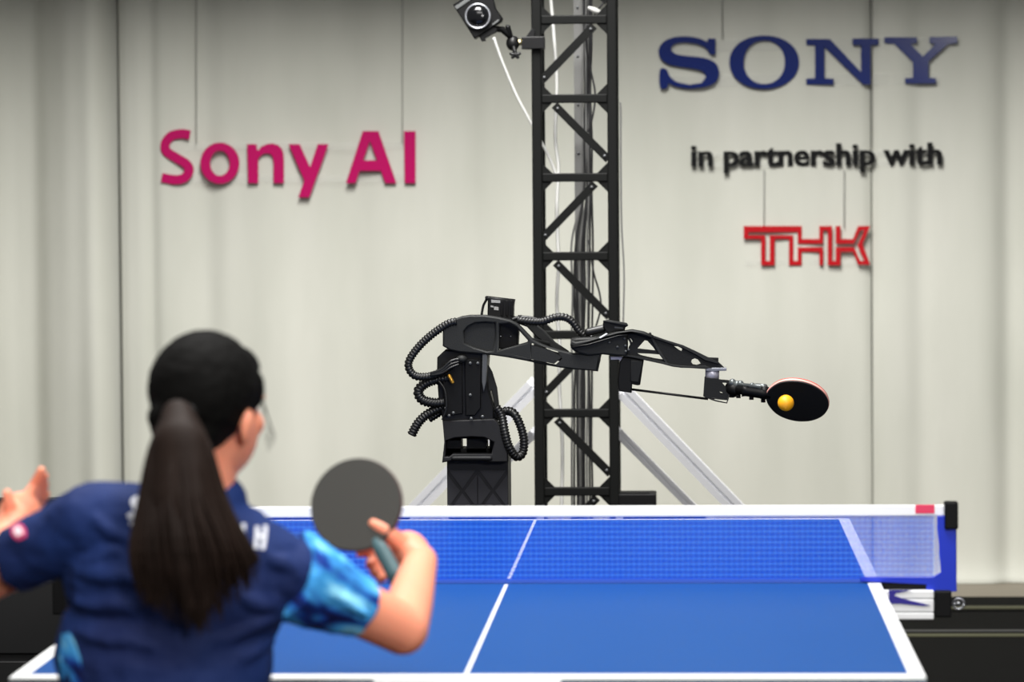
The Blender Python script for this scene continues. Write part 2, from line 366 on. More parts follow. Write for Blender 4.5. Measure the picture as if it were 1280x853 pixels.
for sx_ in (-1, 1):
    for sy_ in (-1, 1):
        lg = MB().box((sx_*.6-.03, sy_*1.0-.03, .06), (sx_*.6+.03, sy_*1.0+.03, ZT-.026), bev=.004).build('leg', M_blackd, tb)
        MB().cyl((sx_*.6, sy_*1.0-.02, .045), (sx_*.6, sy_*1.0+.02, .045), .031).build('caster', M_dk, lg)

# ------------------------------------------------------------ net
nt_ = empty('net', (0, 0, ZT), 'blue table tennis net with white top tape clamped across the table', 'net')
NX = .915; ZN = ZT+.1580
M_tape = mat('white_tape', (250, 250, 250), .6, var=.01)
MB().box((-NX, -.004, ZN-.021), (NX-.012, .004, ZN+.001), bev=.002).build('top_tape', M_tape, nt_)
M_str = mat('net_string_blue', (4, 84, 226), .5, spec=.2); M_str2 = mat('net_string_pale', (70, 140, 250), .5, spec=.2)
a = MB(); b = MB(); p = .0037; n = int(1.80/p)
for i in range(n):
    x = -.905+i*p; (b if i % 3 == 0 else a).box((x-.00068, -.0004, ZT+.004), (x+.00068, .0006, ZN-.019))
for i in range(int(.134/p)):
    z = ZT+.006+i*p; (b if i % 3 == 0 else a).box((-.905, -.0016, z-.00068), (NX-.045, -.0004, z+.00068))
tag(a.build('net_mesh', M_str, nt_), kind='stuff'); tag(b.build('net_mesh', M_str2, nt_), kind='stuff')
M_nb = mat('net_band_blue', (16, 48, 190), .45, var=.05, vscale=10)
MB().box((-.905, -.003, ZT+.0012), (NX-.05, .003, ZT+.009)).build('bottom_band', mat('net_band_slate', (52, 92, 190), .5, var=.05), nt_)
sb_ = plate('side_band', [[(1171, 646), (1182, 645), (1195, 660), (1196, 740), (1158, 741), (1158, 731), (1076, 727), (1076, 722), (1166, 722), (1176, 716)]], -.012, .006, M_nb, nt_, .001)
MB().box((at(1180, 640, 0).x, -.02, at(1180, 661, 0).z), (at(1197, 640, 0).x, .012, at(1180, 627, 0).z), bev=.003).build('post_cap', M_blackd, nt_)
MB().cyl((at(1192, 640, 0).x, .0, at(1180, 738, 0).z), (at(1192, 640, 0).x, .0, at(1180, 660, 0).z), .006).build('post', M_blackd, nt_)
MB().box((at(1167, 640, 0).x, -.03, at(1180, 770, 0).z), (at(1188, 640, 0).x, .03, at(1180, 737, 0).z), bev=.003).build('clamp', M_blackd, nt_)
MB().box((at(1080, 640, 0).x, -.008, at(1180, 737, 0).z), (at(1168, 640, 0).x, .008, at(1180, 728, 0).z)).build('clamp_arm', M_blackd, nt_)
ab = MB()
for y0, y1 in ((737, 747), (748, 763.5), (764.8, 773)):
    ab.box((.765, -.025, at(1150, y1, 0).z), (at(1166, 640, 0).x, .03, at(1150, y0, 0).z), bev=.002)
ab.box((.765, -.021, at(1180, 772, 0).z), (at(1165.5, 640, 0).x, .028, at(1180, 739, 0).z))
br = ab.build('support_bracket', M_white, nt_)
plate('swoosh_mark', [[(1111, 738), (1140, 738), (1120, 742), (1118, 745), (1130, 749), (1150, 754), (1163, 757), (1155, 758), (1125, 755), (1111, 755)]], -.0268, .0015, mat('deep_blue_print', (44, 36, 140), .5), br, 0)
lab = MB().box((at(1144, 640, 0).x, -.0055, at(1150, 642, 0).z), (at(1168, 640, 0).x, -.0035, at(1150, 631, 0).z), bev=.0008).build('red_tag', mat('tag_red', (232, 62, 98), .5, var=.05), nt_)
kn = MB(); c = at(1198, 755, .0); rr = .011
kn.tube([c+V((rr*math.cos(2*PI*i/20), 0, rr*math.sin(2*PI*i/20))) for i in range(21)], .0028, 8); kn.cyl(c+V((0, -.004, 0)), c+V((0, .01, 0)), .004); kn.cyl(c, c+V((-.02, .004, 0)), .003)
kn.build('clamp_knob', M_steel, nt_)
MB().box((-NX-.02, -.03, ZT-.06), (-NX+.01, .03, ZN+.005), bev=.003).build('post', M_blackd, nt_)
MB().box((-NX, -.02, ZT-.02), (-HX-.001, .02, ZT-.005)).build('clamp_arm', M_blackd, nt_)

# ------------------------------------------------------------ truss tower
TY = 3.85; PW = .0155
def zrow(y, Y=TY): return at(720, y, Y).z
xL = at(672.3, 300, TY).x; xR = at(766.3, 300, TY).x; DP = xR-xL
tr = empty('truss_tower', ((xL+xR)/2, TY+DP/2, 0), 'black metal box truss tower standing behind the robot arm', 'truss')
H = 2.95
for x in (xL, xR):
    for y in (TY, TY+DP): MB().box((x-PW, y-PW, .014), (x+PW, y+PW, H), bev=.004).build('post', M_truss, tr)
z0 = zrow(614.5); dz = (zrow(24.5)-z0)/6
rows = [z0+k*dz for k in range(-3, 9)]
rows = [z for z in rows if .03 < z < H]
rung = None
for z in rows:
    for y in (TY,):
        MB().box((xL+PW, y-.012, z-.0135), (xR-PW, y+.012, z+.0135), bev=.003).build('rung', M_truss, tr)
        for x, s in ((xL+PW, 1), (xR-PW, -1)):
            for q in (1, -1):
                g = MB().prism([(x, z+q*.008), (x+s*.038, z+q*.008), (x, z+q*.046)], y-.007, y+.003).build('gusset', M_truss, tr)
    for x in (xL, xR): MB().box((x-.012, TY+PW, z-.0135), (x+.012, TY+DP-PW, z+.0135)).build('rung', M_truss, tr)
def bar(p0, p1, wd, dp, name, m, root, prof=None):
    p0, p1 = V(p0), V(p1); d = (p1-p0).normalized(); n = V((0, 1, 0)); n = (n-d*n.dot(d)).normalized(); s_ = d.cross(n)
    prof = prof or [(-wd/2, -dp/2), (wd/2, -dp/2), (wd/2, dp/2), (-wd/2, dp/2)]
    k = len(prof); vs = [p+s_*a_+n*b_ for p in (p0, p1) for a_, b_ in prof]
    mb = MB().add(vs, [tuple(range(k)), tuple(range(2*k-1, k-1, -1))]+[(i, i+k, (i+1) % k+k, (i+1) % k) for i in range(k)])
    return mb.build(name, m, root)
sg = 1
for i, z in enumerate(rows[:-1]):
    up = (len([1 for k in rows if k <= z+.001])-len([1 for k in rows if k <= z0+.001])) % 2 == 0
    # bays alternate; the bay above rows z0 leans top-left to bottom-right
    zt, zb = rows[i+1]-.02, z+.055
    xa = xL+PW+.04; xb = xR-PW+.003
    if up: p0, p1 = (xa, TY, zt), (xb, TY, zb)
    else: p0, p1 = (xR-PW-.04, TY, zt), (xL+PW-.003, TY, zb)
    bar(p0, p1, .025, .02, 'diagonal', M_truss, tr)
    for pp in (V(p0).lerp(V(p1), .06), V(p0).lerp(V(p1), .93)): MB().cyl(pp+V((0, -.0135, 0)), pp+V((0, -.009, 0)), .0045, n=8).build('bolt', M_bolt, tr)
MB().box((xL-.1, TY-.1, .0), (xR+.1, TY+DP+.1, .014+.012), bev=.003).build('base_plate', M_truss, tr)
a = at(773, 617, TY); b = at(820.5, 650, TY)
MB().box((a.x, TY-.02, b.z), (b.x, TY+.1, a.z), bev=.004).box((a.x, TY-.01, a.z), (at(812, 610, TY).x, TY+.02, a.z+.003)).build('side_box', M_blackd, tr)
def extr(wd):
    h = wd/2; g = wd*.10; dd = wd*.16
    return [(-h, -h), (-g, -h), (-g, -h+dd), (g, -h+dd), (g, -h), (h, -h), (h, -g), (h-dd, -g), (h-dd, g), (h, g), (h, h), (g, h), (g, h-dd), (-g, h-dd), (-g, h), (-h, h), (-h, g), (-h+dd, g), (-h+dd, -g), (-h, -g)]
def brace(pt, pb, wd, Yt, lab):
    t = at(*pt, Yt); q = at(*pb, Yt+.25); d = q-t; k = (.014-t.z)/d.z
    e = t+d*k; o = bar(t, e, wd, wd, 'brace', M_alu, tr, extr(wd)); o['label'] = lab
    bpy.context.view_layer.update()
    MB().box((e.x-.05, e.y-.04, .014), (e.x+.05, e.y+.04, .03), bev=.003).build('foot_plate', M_alu, o)
brace((776, 486), (916, 631), .050, TY+.03, 'upper aluminium brace on the right')
brace((770, 538), (862, 631), .030, TY+DP-.02, 'lower aluminium brace on the right')
brace((669, 481), (524, 632), .050, TY+.03, 'upper aluminium brace on the left')
brace((669, 540), (577, 632), .030, TY+DP-.02, 'lower aluminium brace on the left')

# cables in the tower
M_wc = mat('white_cable', (228, 228, 224), .4); M_bc = mat('black_cable', (38, 38, 40), .45); M_gc = mat('grey_cable', (112, 112, 110), .5)
def cable(pts, Y, r, m, label, group=None, name='cable'):
    P = smooth([at(a_, b_, Y+(k_[0] if k_ else 0)) for a_, b_, *k_ in pts], 7, False)
    return tag(MB().tube(P, r, 8).build(name, m), label, 'cable', group)
IY = TY+.13
cable([(686, -70), (688, -10), (692, 40), (696, 105), (694, 170), (698, 210), (696, 260), (698, 330), (696, 380), (700, 440), (699, 480), (703, 560), (702, 640), (702, 760)], IY, .0055, M_wc, 'thick white cable running down inside the truss tower')
cable([(617, 47), (628, 78), (645, 118), (663, 152), (677, 178), (688, 200), (696, 222)], IY, .0045, M_wc, 'thin white cable slanting from the tracking camera into the truss')
MB_ = MB().box((at(717, 0, IY+.1).x, IY+.08, .03), (at(728, 0, IY+.1).x, IY+.09, 2.9)).build('cable_strip', M_gc); tag(MB_, 'grey perforated upright strip behind the black cables in the truss', 'cable tray')
for k in range(14): MB().cyl(V((at(722, 0, IY+.1).x, IY+.077, .9+k*.155)), V((at(722, 0, IY+.1).x, IY+.081, .9+k*.155)), .004, n=8).build('bolt', M_bolt, MB_)
for k in range(9):
    x0 = 729+k*1.25; pts = [(x0+random.uniform(-1.2, 1.2)-(6 if b_ > 280 else 0)+(k-4)*(1.8 if b_ > 280 else 0), b_) for b_ in range(-70, 760, 62)]
    cable([(a_, b_, 0) for a_, b_ in pts], IY+.05-k*.0085, .0034, M_bc if k % 3 else M_gc, 'thin cable in the bundle running down inside the truss', 'bundled cables inside the truss tower')
cable([(733, 30), (733, 60), (739, 90), (744, 118), (741, 145), (735, 165)], IY-.05, .003, M_bc, 'black cable looping out of the bundle at the top of the truss')
cable([(736, 300), (742, 340), (749, 365), (751, 385), (745, 408)], IY-.05, .003, M_bc, 'black cable looping out of the bundle just above the robot arm')
cable([(775, 128), (776, 140), (776, 200), (777, 280), (780, 340), (779, 402), (776, 500)], TY+.02, .0028, M_gc, 'thin grey cable hanging outside the truss post')
cable([(735, 34), (746, 14), (762, -6), (775, -30)], IY-.02, .003, M_bc, 'short black cable crossing the top bay of the truss')
cl = MB().ell(at(744, 13, IY-.06), (.026, .01, .009), Matrix.Rotation(.42, 3, 'Y')).build('lamp_clip', M_wc); tag(cl, 'small white clip lamp at the top of the truss', 'clip')

# ------------------------------------------------------------ tracking camera
tc_ = empty('tracking_camera', at(600, 40, TY-.06), 'black tracking camera tilted on a clamp arm at the top of the truss', 'camera')
cY = TY-.09
plate('body', [[(566, 6), (590, -9), (613, -14), (619, 10), (627.5, 22), (626, 27), (605, 41), (593, 48.5)]], cY, .075, M_blackd, tc_, .003)
plate('top_panel', [[(568, 8), (589, -5), (591, -2), (571, 12)]], cY-.004, .006, mat('panel_grey', (88, 90, 90), .4), tc_, .001)
L0 = at(597.5, 20.5, cY); ring = MB(); rr = .0375
ring.tube([L0+V((rr*math.cos(2*PI*i/40), -.012, rr*math.sin(2*PI*i/40))) for i in range(41)], .0036, 8, False)
MB().cyl(L0+V((0, -.012, 0)), L0+V((0, .005, 0)), rr, n=36).build('lens_barrel', M_dk, tc_)
ring.build('lens_ring', M_steel, tc_)
MB().ell(L0+V((0, -.010, 0)), (.03, .008, .03)).build('lens_glass', mat('lens_glass', (8, 9, 11), .12), tc_)
plate('status_strip', [[(615, 30), (623, 24), (624, 26), (616, 32)]], cY-.003, .004, MATS['panel_grey'], tc_, .0005)
plate('mount_plate', [[(598, 44), (616, 32), (622, 36), (620, 40), (606, 48), (607, 51), (602, 51.5)]], cY+.01, .04, M_dk, tc_, .002)
arm = MB(); arm.chain([at(618, 36, cY+.03), at(628, 37, cY+.04), at(636, 44, cY+.05)], [.009, .010, .010]); arm.cap(at(635, 34, cY+.04), at(637, 44, cY+.05), .008, .010)
arm.build('mount_arm', M_dk, tc_)
MB().ell(at(641, 54, cY+.06), (.021, .02, .024)).build('ball_joint', M_dk, tc_)
kb = MB(); 
for q in range(5): kb.cap(at(644, 68.5, cY+.03), at(644, 68.5, cY+.03)+V((.014*math.cos(q*2*PI/5+.3), 0, .010*math.sin(q*2*PI/5+.3))), .006, .005)
kb.cap(at(642, 58, cY+.05), at(644, 68, cY+.03), .007); kb.build('star_knob', M_dk, tc_)
a = at(652, 46, TY-.03); b = at(680.5, 61, TY-.03)
MB().box((a.x, TY-.035, b.z), (b.x, TY-.018, a.z), bev=.002).box((a.x, TY+.018, b.z), (b.x, TY+.034, a.z), bev=.002).box((a.x, TY-.03, b.z), (a.x+.016, TY+.03, a.z)).build('clamp', M_dk, tc_)
plate('clamp_lever', [[(657, 47), (664, 36), (668, 37), (668, 47)]], TY-.03, .01, M_dk, tc_, .001)
MB().cyl(at(645, 54, cY+.06), at(654, 52, TY-.02), .010).build('clamp_stud', mat('bright_brass', (240, 225, 170), .15, .9), tc_)

# ------------------------------------------------------------ robot arm
RY = 1.82
rb = empty('robot_arm', at(596, 900, RY+.1) * 1.0, 'black articulated robot arm on a pedestal reaching over the table end', 'robot arm')
rb.location.z = .014
def B1(a_, b_): return (490+a_/2.8433, 350+b_/2.8433)
def B2(a_, b_): return (500+a_/4.265, 440+b_/4.265)
def B3(a_, b_): return (550+a_/7.108, 360+b_/7.108)
def B4(a_, b_): return (700+a_/7.108, 390+b_/7.108)
def B5(a_, b_): return (780+a_/4.741, 400+b_/4.741)
def bl(F, l): return [F(*p_) for p_ in l]
# pedestal with triangular relief
pa = at(558.5, 575, RY+.05); pb = at(635, 575, RY+.05); pw = pb.x-pa.x
pc = (pa.x+pb.x)/2
ped = MB().box((pa.x, RY+.05, .014), (pb.x, RY+.05+pw, at(600, 574, RY+.05).z), bev=.004).build('pedestal', mat('pedestal_black', (33, 33, 38), .5, spec=.25, var=.1, vscale=12), rb)
pts_ = []
for k in range(5):
    z1 = at(600, 588, RY+.05).z-k*.118
    for j in range(2):
        xc = pa.x+pw*(.25+.5*j)
        for tri in ([(xc-.034, z1), (xc+.034, z1), (xc, z1-.048)], [(xc-.034, z1-.108), (xc+.034, z1-.108), (xc, z1-.060)], [(xc-.038, z1-.012), (xc-.038, z1-.098), (xc-.006, z1-.054)], [(xc+.038, z1-.098), (xc+.038, z1-.012), (xc+.006, z1-.054)]):
            MB().prism(tri, RY+.0465, RY+.051).build('relief_panel', mat('relief_grey', (46, 46, 52), .5, spec=.3), ped)
MB().box((pa.x-.08, RY-.03, .014), (pb.x+.08, RY+.05+pw+.08, .034), bev=.004).build('base_plate', M_blackd, rb)
# swivel yoke with window
M_yoke = mat('yoke_black', (30, 30, 32), .5, spec=.25, var=.08, vscale=30)
yk = plate('swivel_yoke', [bl(B2, [(226, 368), (380, 362), (500, 358), (518, 375), (572, 470), (576, 588), (480, 590), (450, 583), (270, 583), (224, 592), (232, 520), (236, 480)]),
      bl(B2, [(245, 478), (290, 460), (380, 454), (450, 458), (500, 482), (488, 545), (280, 545), (262, 560), (238, 560)])], RY-.01, .06, M_yoke, rb, .003)
MB().box((at(*B2(250, 0), RY+.08).x, RY+.05, at(*B2(290, 480), RY).z), (at(*B2(326, 0), RY+.08).x, RY+.16, at(*B2(290, 455), RY).z)).build('yoke_web', M_blackd, rb)
ins = MB()
for x0, x1 in ((240, 326), (356, 462), (478, 574)):
    a = at(*B2(x0, 450), RY+.06); b = at(*B2(x1, 560), RY+.06); ins.box((a.x, RY+.05, b.z), (b.x, RY+.14, a.z))
a = at(*B2(240, 515), RY+.06); b = at(*B2(574, 560), RY+.06); ins.box((a.x, RY+.05, b.z), (b.x, RY+.14, a.z))
a = at(*B2(240, 440), RY+.06); b = at(*B2(574, 461), RY+.06); ins.box((a.x, RY+.05, b.z), (b.x, RY+.14, a.z)); ins.build('yoke_core', M_blackd, rb)
MB().cap(at(*B2(285, 568), RY-.012), at(*B2(480, 568), RY-.012), .006).build('yoke_lip', M_yoke, rb)
# shoulder column
sc_ = plate('shoulder_housing', [bl(B2, [(198, 30), (240, -10), (470, -10), (462, 95), (470, 200), (500, 300), (502, 372), (226, 372), (220, 330), (205, 250), (196, 120)])], RY+.0, .12, M_dk, rb, .004)
plate('side_fin', [bl(B2, [(462, 60), (490, 110), (516, 195), (528, 305), (520, 372), (490, 372), (470, 300), (455, 120)]), bl(B2, [(478, 215), (488, 205), (500, 260), (502, 310), (488, 290)])], RY+.03, .03, M_graph, rb, .002)
plate('front_rib', [bl(B2, [(440, 0), (466, 0), (460, 160), (446, 220), (436, 160)])], RY-.02, .03, mat('rib_grey', (70, 72, 75), .45, var=.05), rb, .002)
plate('cover_plate', [bl(B2, [(345, 40), (430, 40), (430, 300), (400, 340), (350, 340)])], RY-.012, .014, M_blackd, rb, .002)
plate('cover_plate', [bl(B2, [(225, 60), (330, 50), (335, 330), (240, 345), (230, 250)])], RY-.008, .01, M_blackd, rb, .002)
for a_, b_ in ((375, 60), (375, 230), (415, 60), (262, 340), (285, 325), (245, 300), (440, 345), (380, 355)):
    c = at(*B2(a_, b_), RY-.014); MB().cyl(c, c+V((0, -.005, 0)), .004, n=10).build('bolt', M_bolt, rb)
cc = at(*B2(271, 145), RY-.03); MB().cap(at(*B2(263, 128), RY-.03), at(*B2(280, 162), RY-.03), .0045).build('brass_fitting', mat('brass', (200, 150, 60), .3, .7), rb)
# upper arm link
UA = [(180,175),(183,155),(215,142),(245,131),(275,126),(330,126),(375,133),(420,143),(445,155),(470,180),(500,212),(530,228),(560,240),(600,252),(640,262),(695,266),(742,262),(740,290),(730,326),(690,322),(650,319),(600,313),(560,306),(520,298),(480,289),(410,276),(340,266),(290,262),(240,258),(205,250),(180,236)]
h1 = bl(B3, [(530, 322), (615, 318), (675, 350), (780, 468), (772, 486), (520, 555)]); h2 = bl(B3, [(590, 566), (795, 508), (800, 618), (700, 596)])
plate('upper_arm', [bl(B1, UA), h1, h2], RY-.012, .045, M_graph, rb, .004)
rec = bl(B3, [(215, 385), (250, 345), (310, 315), (400, 308), (490, 312), (492, 440), (470, 560), (420, 565), (300, 530), (215, 490)])
rec2 = bl(B1, [(497, 238), (560, 255), (595, 275), (575, 293), (497, 275)]); rec3 = bl(B1, [(600, 262), (640, 270), (728, 275), (720, 314), (650, 308), (592, 300), (612, 282)])
plate('upper_arm_rim', [bl(B1, UA), h1, h2, rec, rec2, rec3], RY-.024, .014, M_graph, rb, .004)
plate('rear_strut', [bl(B1, [(430, 128), (500, 148), (540, 180), (580, 222), (630, 255), (600, 258), (560, 238), (515, 205), (480, 168), (430, 150)])], RY+.06, .02, M_graph, rb, .003)
plate('rear_strut', [bl(B1, [(420, 255), (500, 235), (600, 262), (600, 290), (500, 275), (420, 275)])], RY+.06, .02, M_dk, rb, .003)
MB().cap(at(*B1(495, 215), RY+.0), at(*B1(560, 230), RY+.07), .007).build('cross_rod', M_graph, rb)
# shoulder motor
mt = plate('motor', [bl(B3, [(400, 78), (660, 108), (652, 160), (648, 330), (700, 350), (690, 545), (520, 545), (520, 300), (420, 290), (424, 112), (400, 105)])], RY+.04, .07, M_dk, rb, .003)
for a_, b_, c_, d_ in ((455, 105, 535, 135), (450, 155, 475, 175), (480, 165, 520, 200)):
    plate('label_sticker', [bl(B3, [(a_, b_), (c_, b_+6), (c_, d_), (a_, d_-4)])], RY+.0385, .0012, mat('sticker_grey', (150, 150, 150), .5, var=.5, vscale=300), mt, 0)
for a_ in (540, 585, 625): plate('cooling_rib', [bl(B3, [(a_, 112), (a_+22, 114), (a_+20, 250), (a_, 248)])], RY+.034, .007, M_blackd, mt, .001)
for a_ in (538, 628):
    c = at(*B3(a_, 432), RY+.038); MB().cyl(c, c+V((0, -.004, 0)), .0025, n=8).build('bolt', M_steel, mt)
MB().tube(smooth([at(*B3(370, 240), RY+.05), at(*B3(385, 160), RY+.05), at(*B3(415, 105), RY+.045), at(*B3(440, 90), RY+.04)], 5, False), .0032, 8).build('motor_cable', M_hose, rb)
# hoses
def hose(pts, r, Yo, name='corrugated_hose', lab=None):
    P = smooth([at(a_, b_, RY+Yo+(k_[0] if k_ else 0)) for a_, b_, *k_ in pts], 16, False)
    # resample evenly
    out = [P[0]]; st = .0026; acc = 0
    for i in range(1, len(P)):
        a_, b_ = P[i-1], P[i]; L = (b_-a_).length; t = st-acc
        while t < L: out.append(a_.lerp(b_, t/L)); t += st
        acc = L-(t-st)
    mb = MB().tube(out, r, 12, rf=lambda t, i: r*(1.0 if i % 3 else .78)); o = mb.build(name, M_hose, rb); return o
hose([(571, 402, -.0), (560, 405), (543, 416), (526, 431), (513, 448), (511, 460), (519, 470), (535, 471), (552, 465), (566, 455)], .0108, -.02)
hose([(566, 472), (549, 474), (533, 479), (523, 489), (528, 500), (543, 504), (556, 503)], .0135, .0)
hose([(562, 505), (548, 511), (533, 519), (522, 530), (514, 545)], .0125, .01)
hose([(561, 508), (549, 517), (536, 525)], .009, .045)
hose([(620, 509), (627, 520), (631, 540, -.01), (636, 558, -.01), (645, 571, 0), (653, 567, .01), (655, 552, .01), (651, 534, .01), (643, 518, .01), (634, 514, .02), (626, 516, .02)], .0118, .0)
hose([(646, 400), (662, 402), (678, 402), (694, 397), (706, 397), (716, 403), (724, 414), (733, 421), (742, 424)], .0105, .02)
for k, (dy) in enumerate((0, 4, 8)):
    MB().tube(smooth([at(538, 467+dy*.3, RY-.03), at(552, 462+dy*.6, RY-.035), at(563, 452+dy, RY-.035), at(574, 449+dy*.8, RY-.03)], 6, False), .0035, 8).build('thin_cable', M_hose, rb)
MB().tube(smooth([at(548, 476, RY-.02), at(556, 488, RY-.025), at(558, 510, RY-.025), at(553, 525, RY-.02)], 6, False), .003, 8).build('thin_cable', M_hose, rb)
MB().ell(at(577, 449, RY-.02), (.014, .01, .010)).build('cable_gland', M_graph, rb)
MB().ell(at(567.5, 400.5, RY-.01), (.004, .004, .005)).build('bolt', M_dk, rb)
MB().tube(smooth([at(640, 400, RY+.02), at(650, 397, RY+.02), at(664, 398, RY+.02), at(676, 401, RY+.02)], 5, False), .005, 8).build('thin_cable', M_hose, rb)
MB().cyl(at(650, 394, RY+.02), at(650, 400, RY+.02), .005).build('bolt', M_dk, rb)
# forearm
FY = RY-.02
plate('forearm_head', [bl(B4, [(95, 262), (100, 240), (160, 232), (330, 225), (420, 195), (520, 182), (600, 185), (602, 290), (600, 395), (520, 395), (380, 380), (250, 392), (170, 372), (125, 350), (95, 320)])], FY-.01, .07, M_graph, rb, .005)
plate('forearm_rail', [bl(B4, [(90, 300), (100, 255), (140, 268), (250, 250), (400, 208), (500, 180), (640, 160), (740, 178), (830, 215), (815, 236), (720, 205), (620, 188), (520, 200), (400, 232), (250, 278), (130, 318)])], FY-.025, .05, M_graph, rb, .004)
plate('forearm_rail', [bl(B4, [(100, 305), (250, 285), (400, 240), (520, 208), (600, 200), (600, 208), (520, 218), (405, 252), (252, 297), (115, 325)])], FY-.032, .02, M_dk, rb, .002)
FA = [(0,64),(70,70),(150,88),(250,122),(350,153),(430,190),(500,225),(560,228),(560,252),(592,282),(580,292),(520,296),(480,292),(400,286),(340,284),(290,278),(230,262),(130,240),(60,225),(0,215)]
fh = [[(5,125),(35,110),(58,118),(28,160),(20,195),(5,195)], [(78,172),(122,122),(138,124),(175,165),(186,184)], [(72,198),(150,201),(212,206),(236,238),(180,230),(100,212)], [(292,156),(320,158),(345,172),(340,188),(325,180)], [(402,236),(420,229),(438,236),(456,262),(430,270),(408,266),(398,252)]]
plate('forearm', [bl(B5, FA)]+[bl(B5, h) for h in fh], FY, .03, M_black, rb, .0004)
plate('forearm_rim', [bl(B5, [(60, 66), (150, 86), (250, 120), (350, 151), (430, 188), (500, 223), (560, 250), (560, 262), (480, 240), (425, 206), (345, 166), (250, 133), (150, 100), (60, 80)])], FY-.008, .009, M_graph, rb, .001)
plate('forearm_rim', [bl(B5, [(0, 204), (60, 213), (130, 226), (230, 250), (290, 266), (340, 272), (400, 275), (480, 272), (520, 284), (480, 292), (400, 287), (340, 285), (290, 279), (230, 263), (130, 241), (60, 226), (0, 216)])], FY-.008, .009, M_graph, rb, .001)
plate('forearm_rim', [bl(B5, [(150, 95), (168, 100), (222, 190), (268, 262), (250, 262), (205, 200)])], FY-.006, .007, M_graph, rb, .001)
plate('forearm_web', [bl(B5, [(165, 105), (250, 135), (292, 152), (325, 185), (342, 192), (345, 175), (395, 190), (400, 230), (395, 262), (380, 276), (300, 268), (245, 248), (215, 200), (190, 160)])], FY+.006, .012, M_black, rb, .002)
MB().tube(smooth([at(*B4(610, 235), FY+.01), at(*B4(628, 270), FY+.01), at(*B4(632, 310), FY+.01), at(*B4(615, 350), FY+.01)], 5, False), .003, 8).tube(smooth([at(*B4(640, 235), FY+.01), at(*B4(660, 270), FY+.01), at(*B4(660, 300), FY+.01), at(*B4(635, 370), FY+.01)], 5, False), .0035, 8).build('thin_cable', M_hose, rb)
plate('end_block', [bl(B1, [(600, 262), (745, 262), (732, 326), (650, 318), (600, 312)])], RY+.04, .03, M_black, rb, .003)
# elbow connector
ec = plate('elbow_connector', [bl(B4, [(385, 85), (480, 82), (585, 108), (605, 125), (580, 140), (575, 165), (480, 175), (420, 188), (400, 160), (380, 110)])], FY, .04, M_dk, rb, .002)
plate('connector_lid', [bl(B4, [(380, 84), (425, 76), (590, 104), (604, 126), (575, 122), (440, 98)])], FY-.012, .05, M_graph, ec, .0015)
plate('connector_slot', [bl(B4, [(485, 130), (560, 140), (560, 152), (485, 145)])], FY-.003, .004, MATS['rib_grey'], ec, 0)
MB().cap(at(*B4(250, 180), FY+.02), at(*B4(380, 150), FY+.02), .010).build('connector_plug', M_hose, rb)
plate('white_tie', [bl(B4, [(345, 228), (410, 190), (425, 195), (360, 236)])], FY-.03, .004, M_white, rb, .0005)
for a_, b_ in ((440, 270), (510, 310), (585, 350), (575, 235), (582, 300), (610, 335)):
    c = at(*B4(a_, b_), FY-.012); MB().cyl(c, c+V((0, -.005, 0)), .0032, n=8).build('bolt', M_bolt, rb)
for a_, b_ in ((800, 203), (800, 212)): c = at(*B4(a_, b_), FY-.01); MB().ell(c, (.004, .004, .006)).build('bolt', M_dk, rb)
# elbow motor
plate('elbow_motor', [bl(B4, [(560, 400), (745, 425), (712, 650), (692, 655), (640, 645), (635, 722), (520, 705), (512, 620), (530, 450)])], FY+.0, .06, M_blackd, rb, .003)
plate('motor_cover', [bl(B4, [(630, 430), (735, 440), (700, 630), (625, 620)])], FY-.006, .007, M_black, rb, .002)
plate('grey_spacer', [bl(B4, [(445, 398), (560, 400), (540, 440), (520, 425), (452, 428)])], FY+.01, .03, mat('lilac_grey', (170, 168, 185), .4, .2, var=.03), rb, .001)
MB().cyl(at(*B4(640, 690), FY+.02), at(885, 499, FY), .0032, n=10).build('tie_rod', M_dk, rb)
# wrist
WR = FY-.005
MB().cyl(at(890.5, 461, WR+.02), at(890, 475, WR+.02), .0180, n=28).build('wrist_bearing', mat('satin_silver', (178, 176, 188), .35, .25), rb)
MB().box((at(880, 0, WR).x, WR+.0, at(893, 464, WR).z), (at(906, 0, WR).x, WR+.04, at(893, 460, WR).z), bev=.001).build('bearing_flange', M_steel, rb)
plate('wrist_bracket', [bl(B5, [(478, 343), (560, 350), (565, 358), (632, 364), (628, 440), (618, 478), (545, 468), (520, 476), (470, 455)]),
      bl(B5, [(578, 373), (606, 374), (622, 388), (616, 406), (602, 400)]), bl(B5, [(562, 425), (578, 428), (594, 440), (574, 439)])], WR, .045, M_black, rb, .0004)
MB().tube([at(888, 499, WR), at(896, 501.5, WR), at(908.5, 504, WR), at(911.5, 494, WR)], .0018, 8).tube([at(888, 497, WR), at(897, 499, WR), at(909, 500, WR)], .0013, 8).build('guard_loop', M_black, rb)
PYm = -.16
def W(a_, b_, t): return at(*B5(a_, b_), WR+.015+PYm*t)
gr = MB().cyl(W(625, 410, 0), W(680, 415, .15), .018, .014).cyl(W(675, 413, .15), W(850, 442, .8), .0115, .013)
gr.build('wrist_shaft', M_blackd, rb)
g2 = MB().cyl(W(690, 386, .2), W(830, 398, .75), .0055); g2.cyl(W(785, 396, .5), W(835, 400, .75), .0085); g2.build('gripper_rod', mat('gunmetal', (105, 110, 110), .35, .5, var=.2, vscale=60), rb)
for a_, b_, t, r_ in ((643, 372, .08, .010), (655, 395, .1, .009), (672, 385, .12, .011), (760, 392, .45, .0085), (690, 380, .18, .009)):
    MB().ell(W(a_, b_, t), r_, nu=12, nv=8).build('joint_knuckle', MATS['gunmetal'] if b_ < 393 else M_dk, rb)
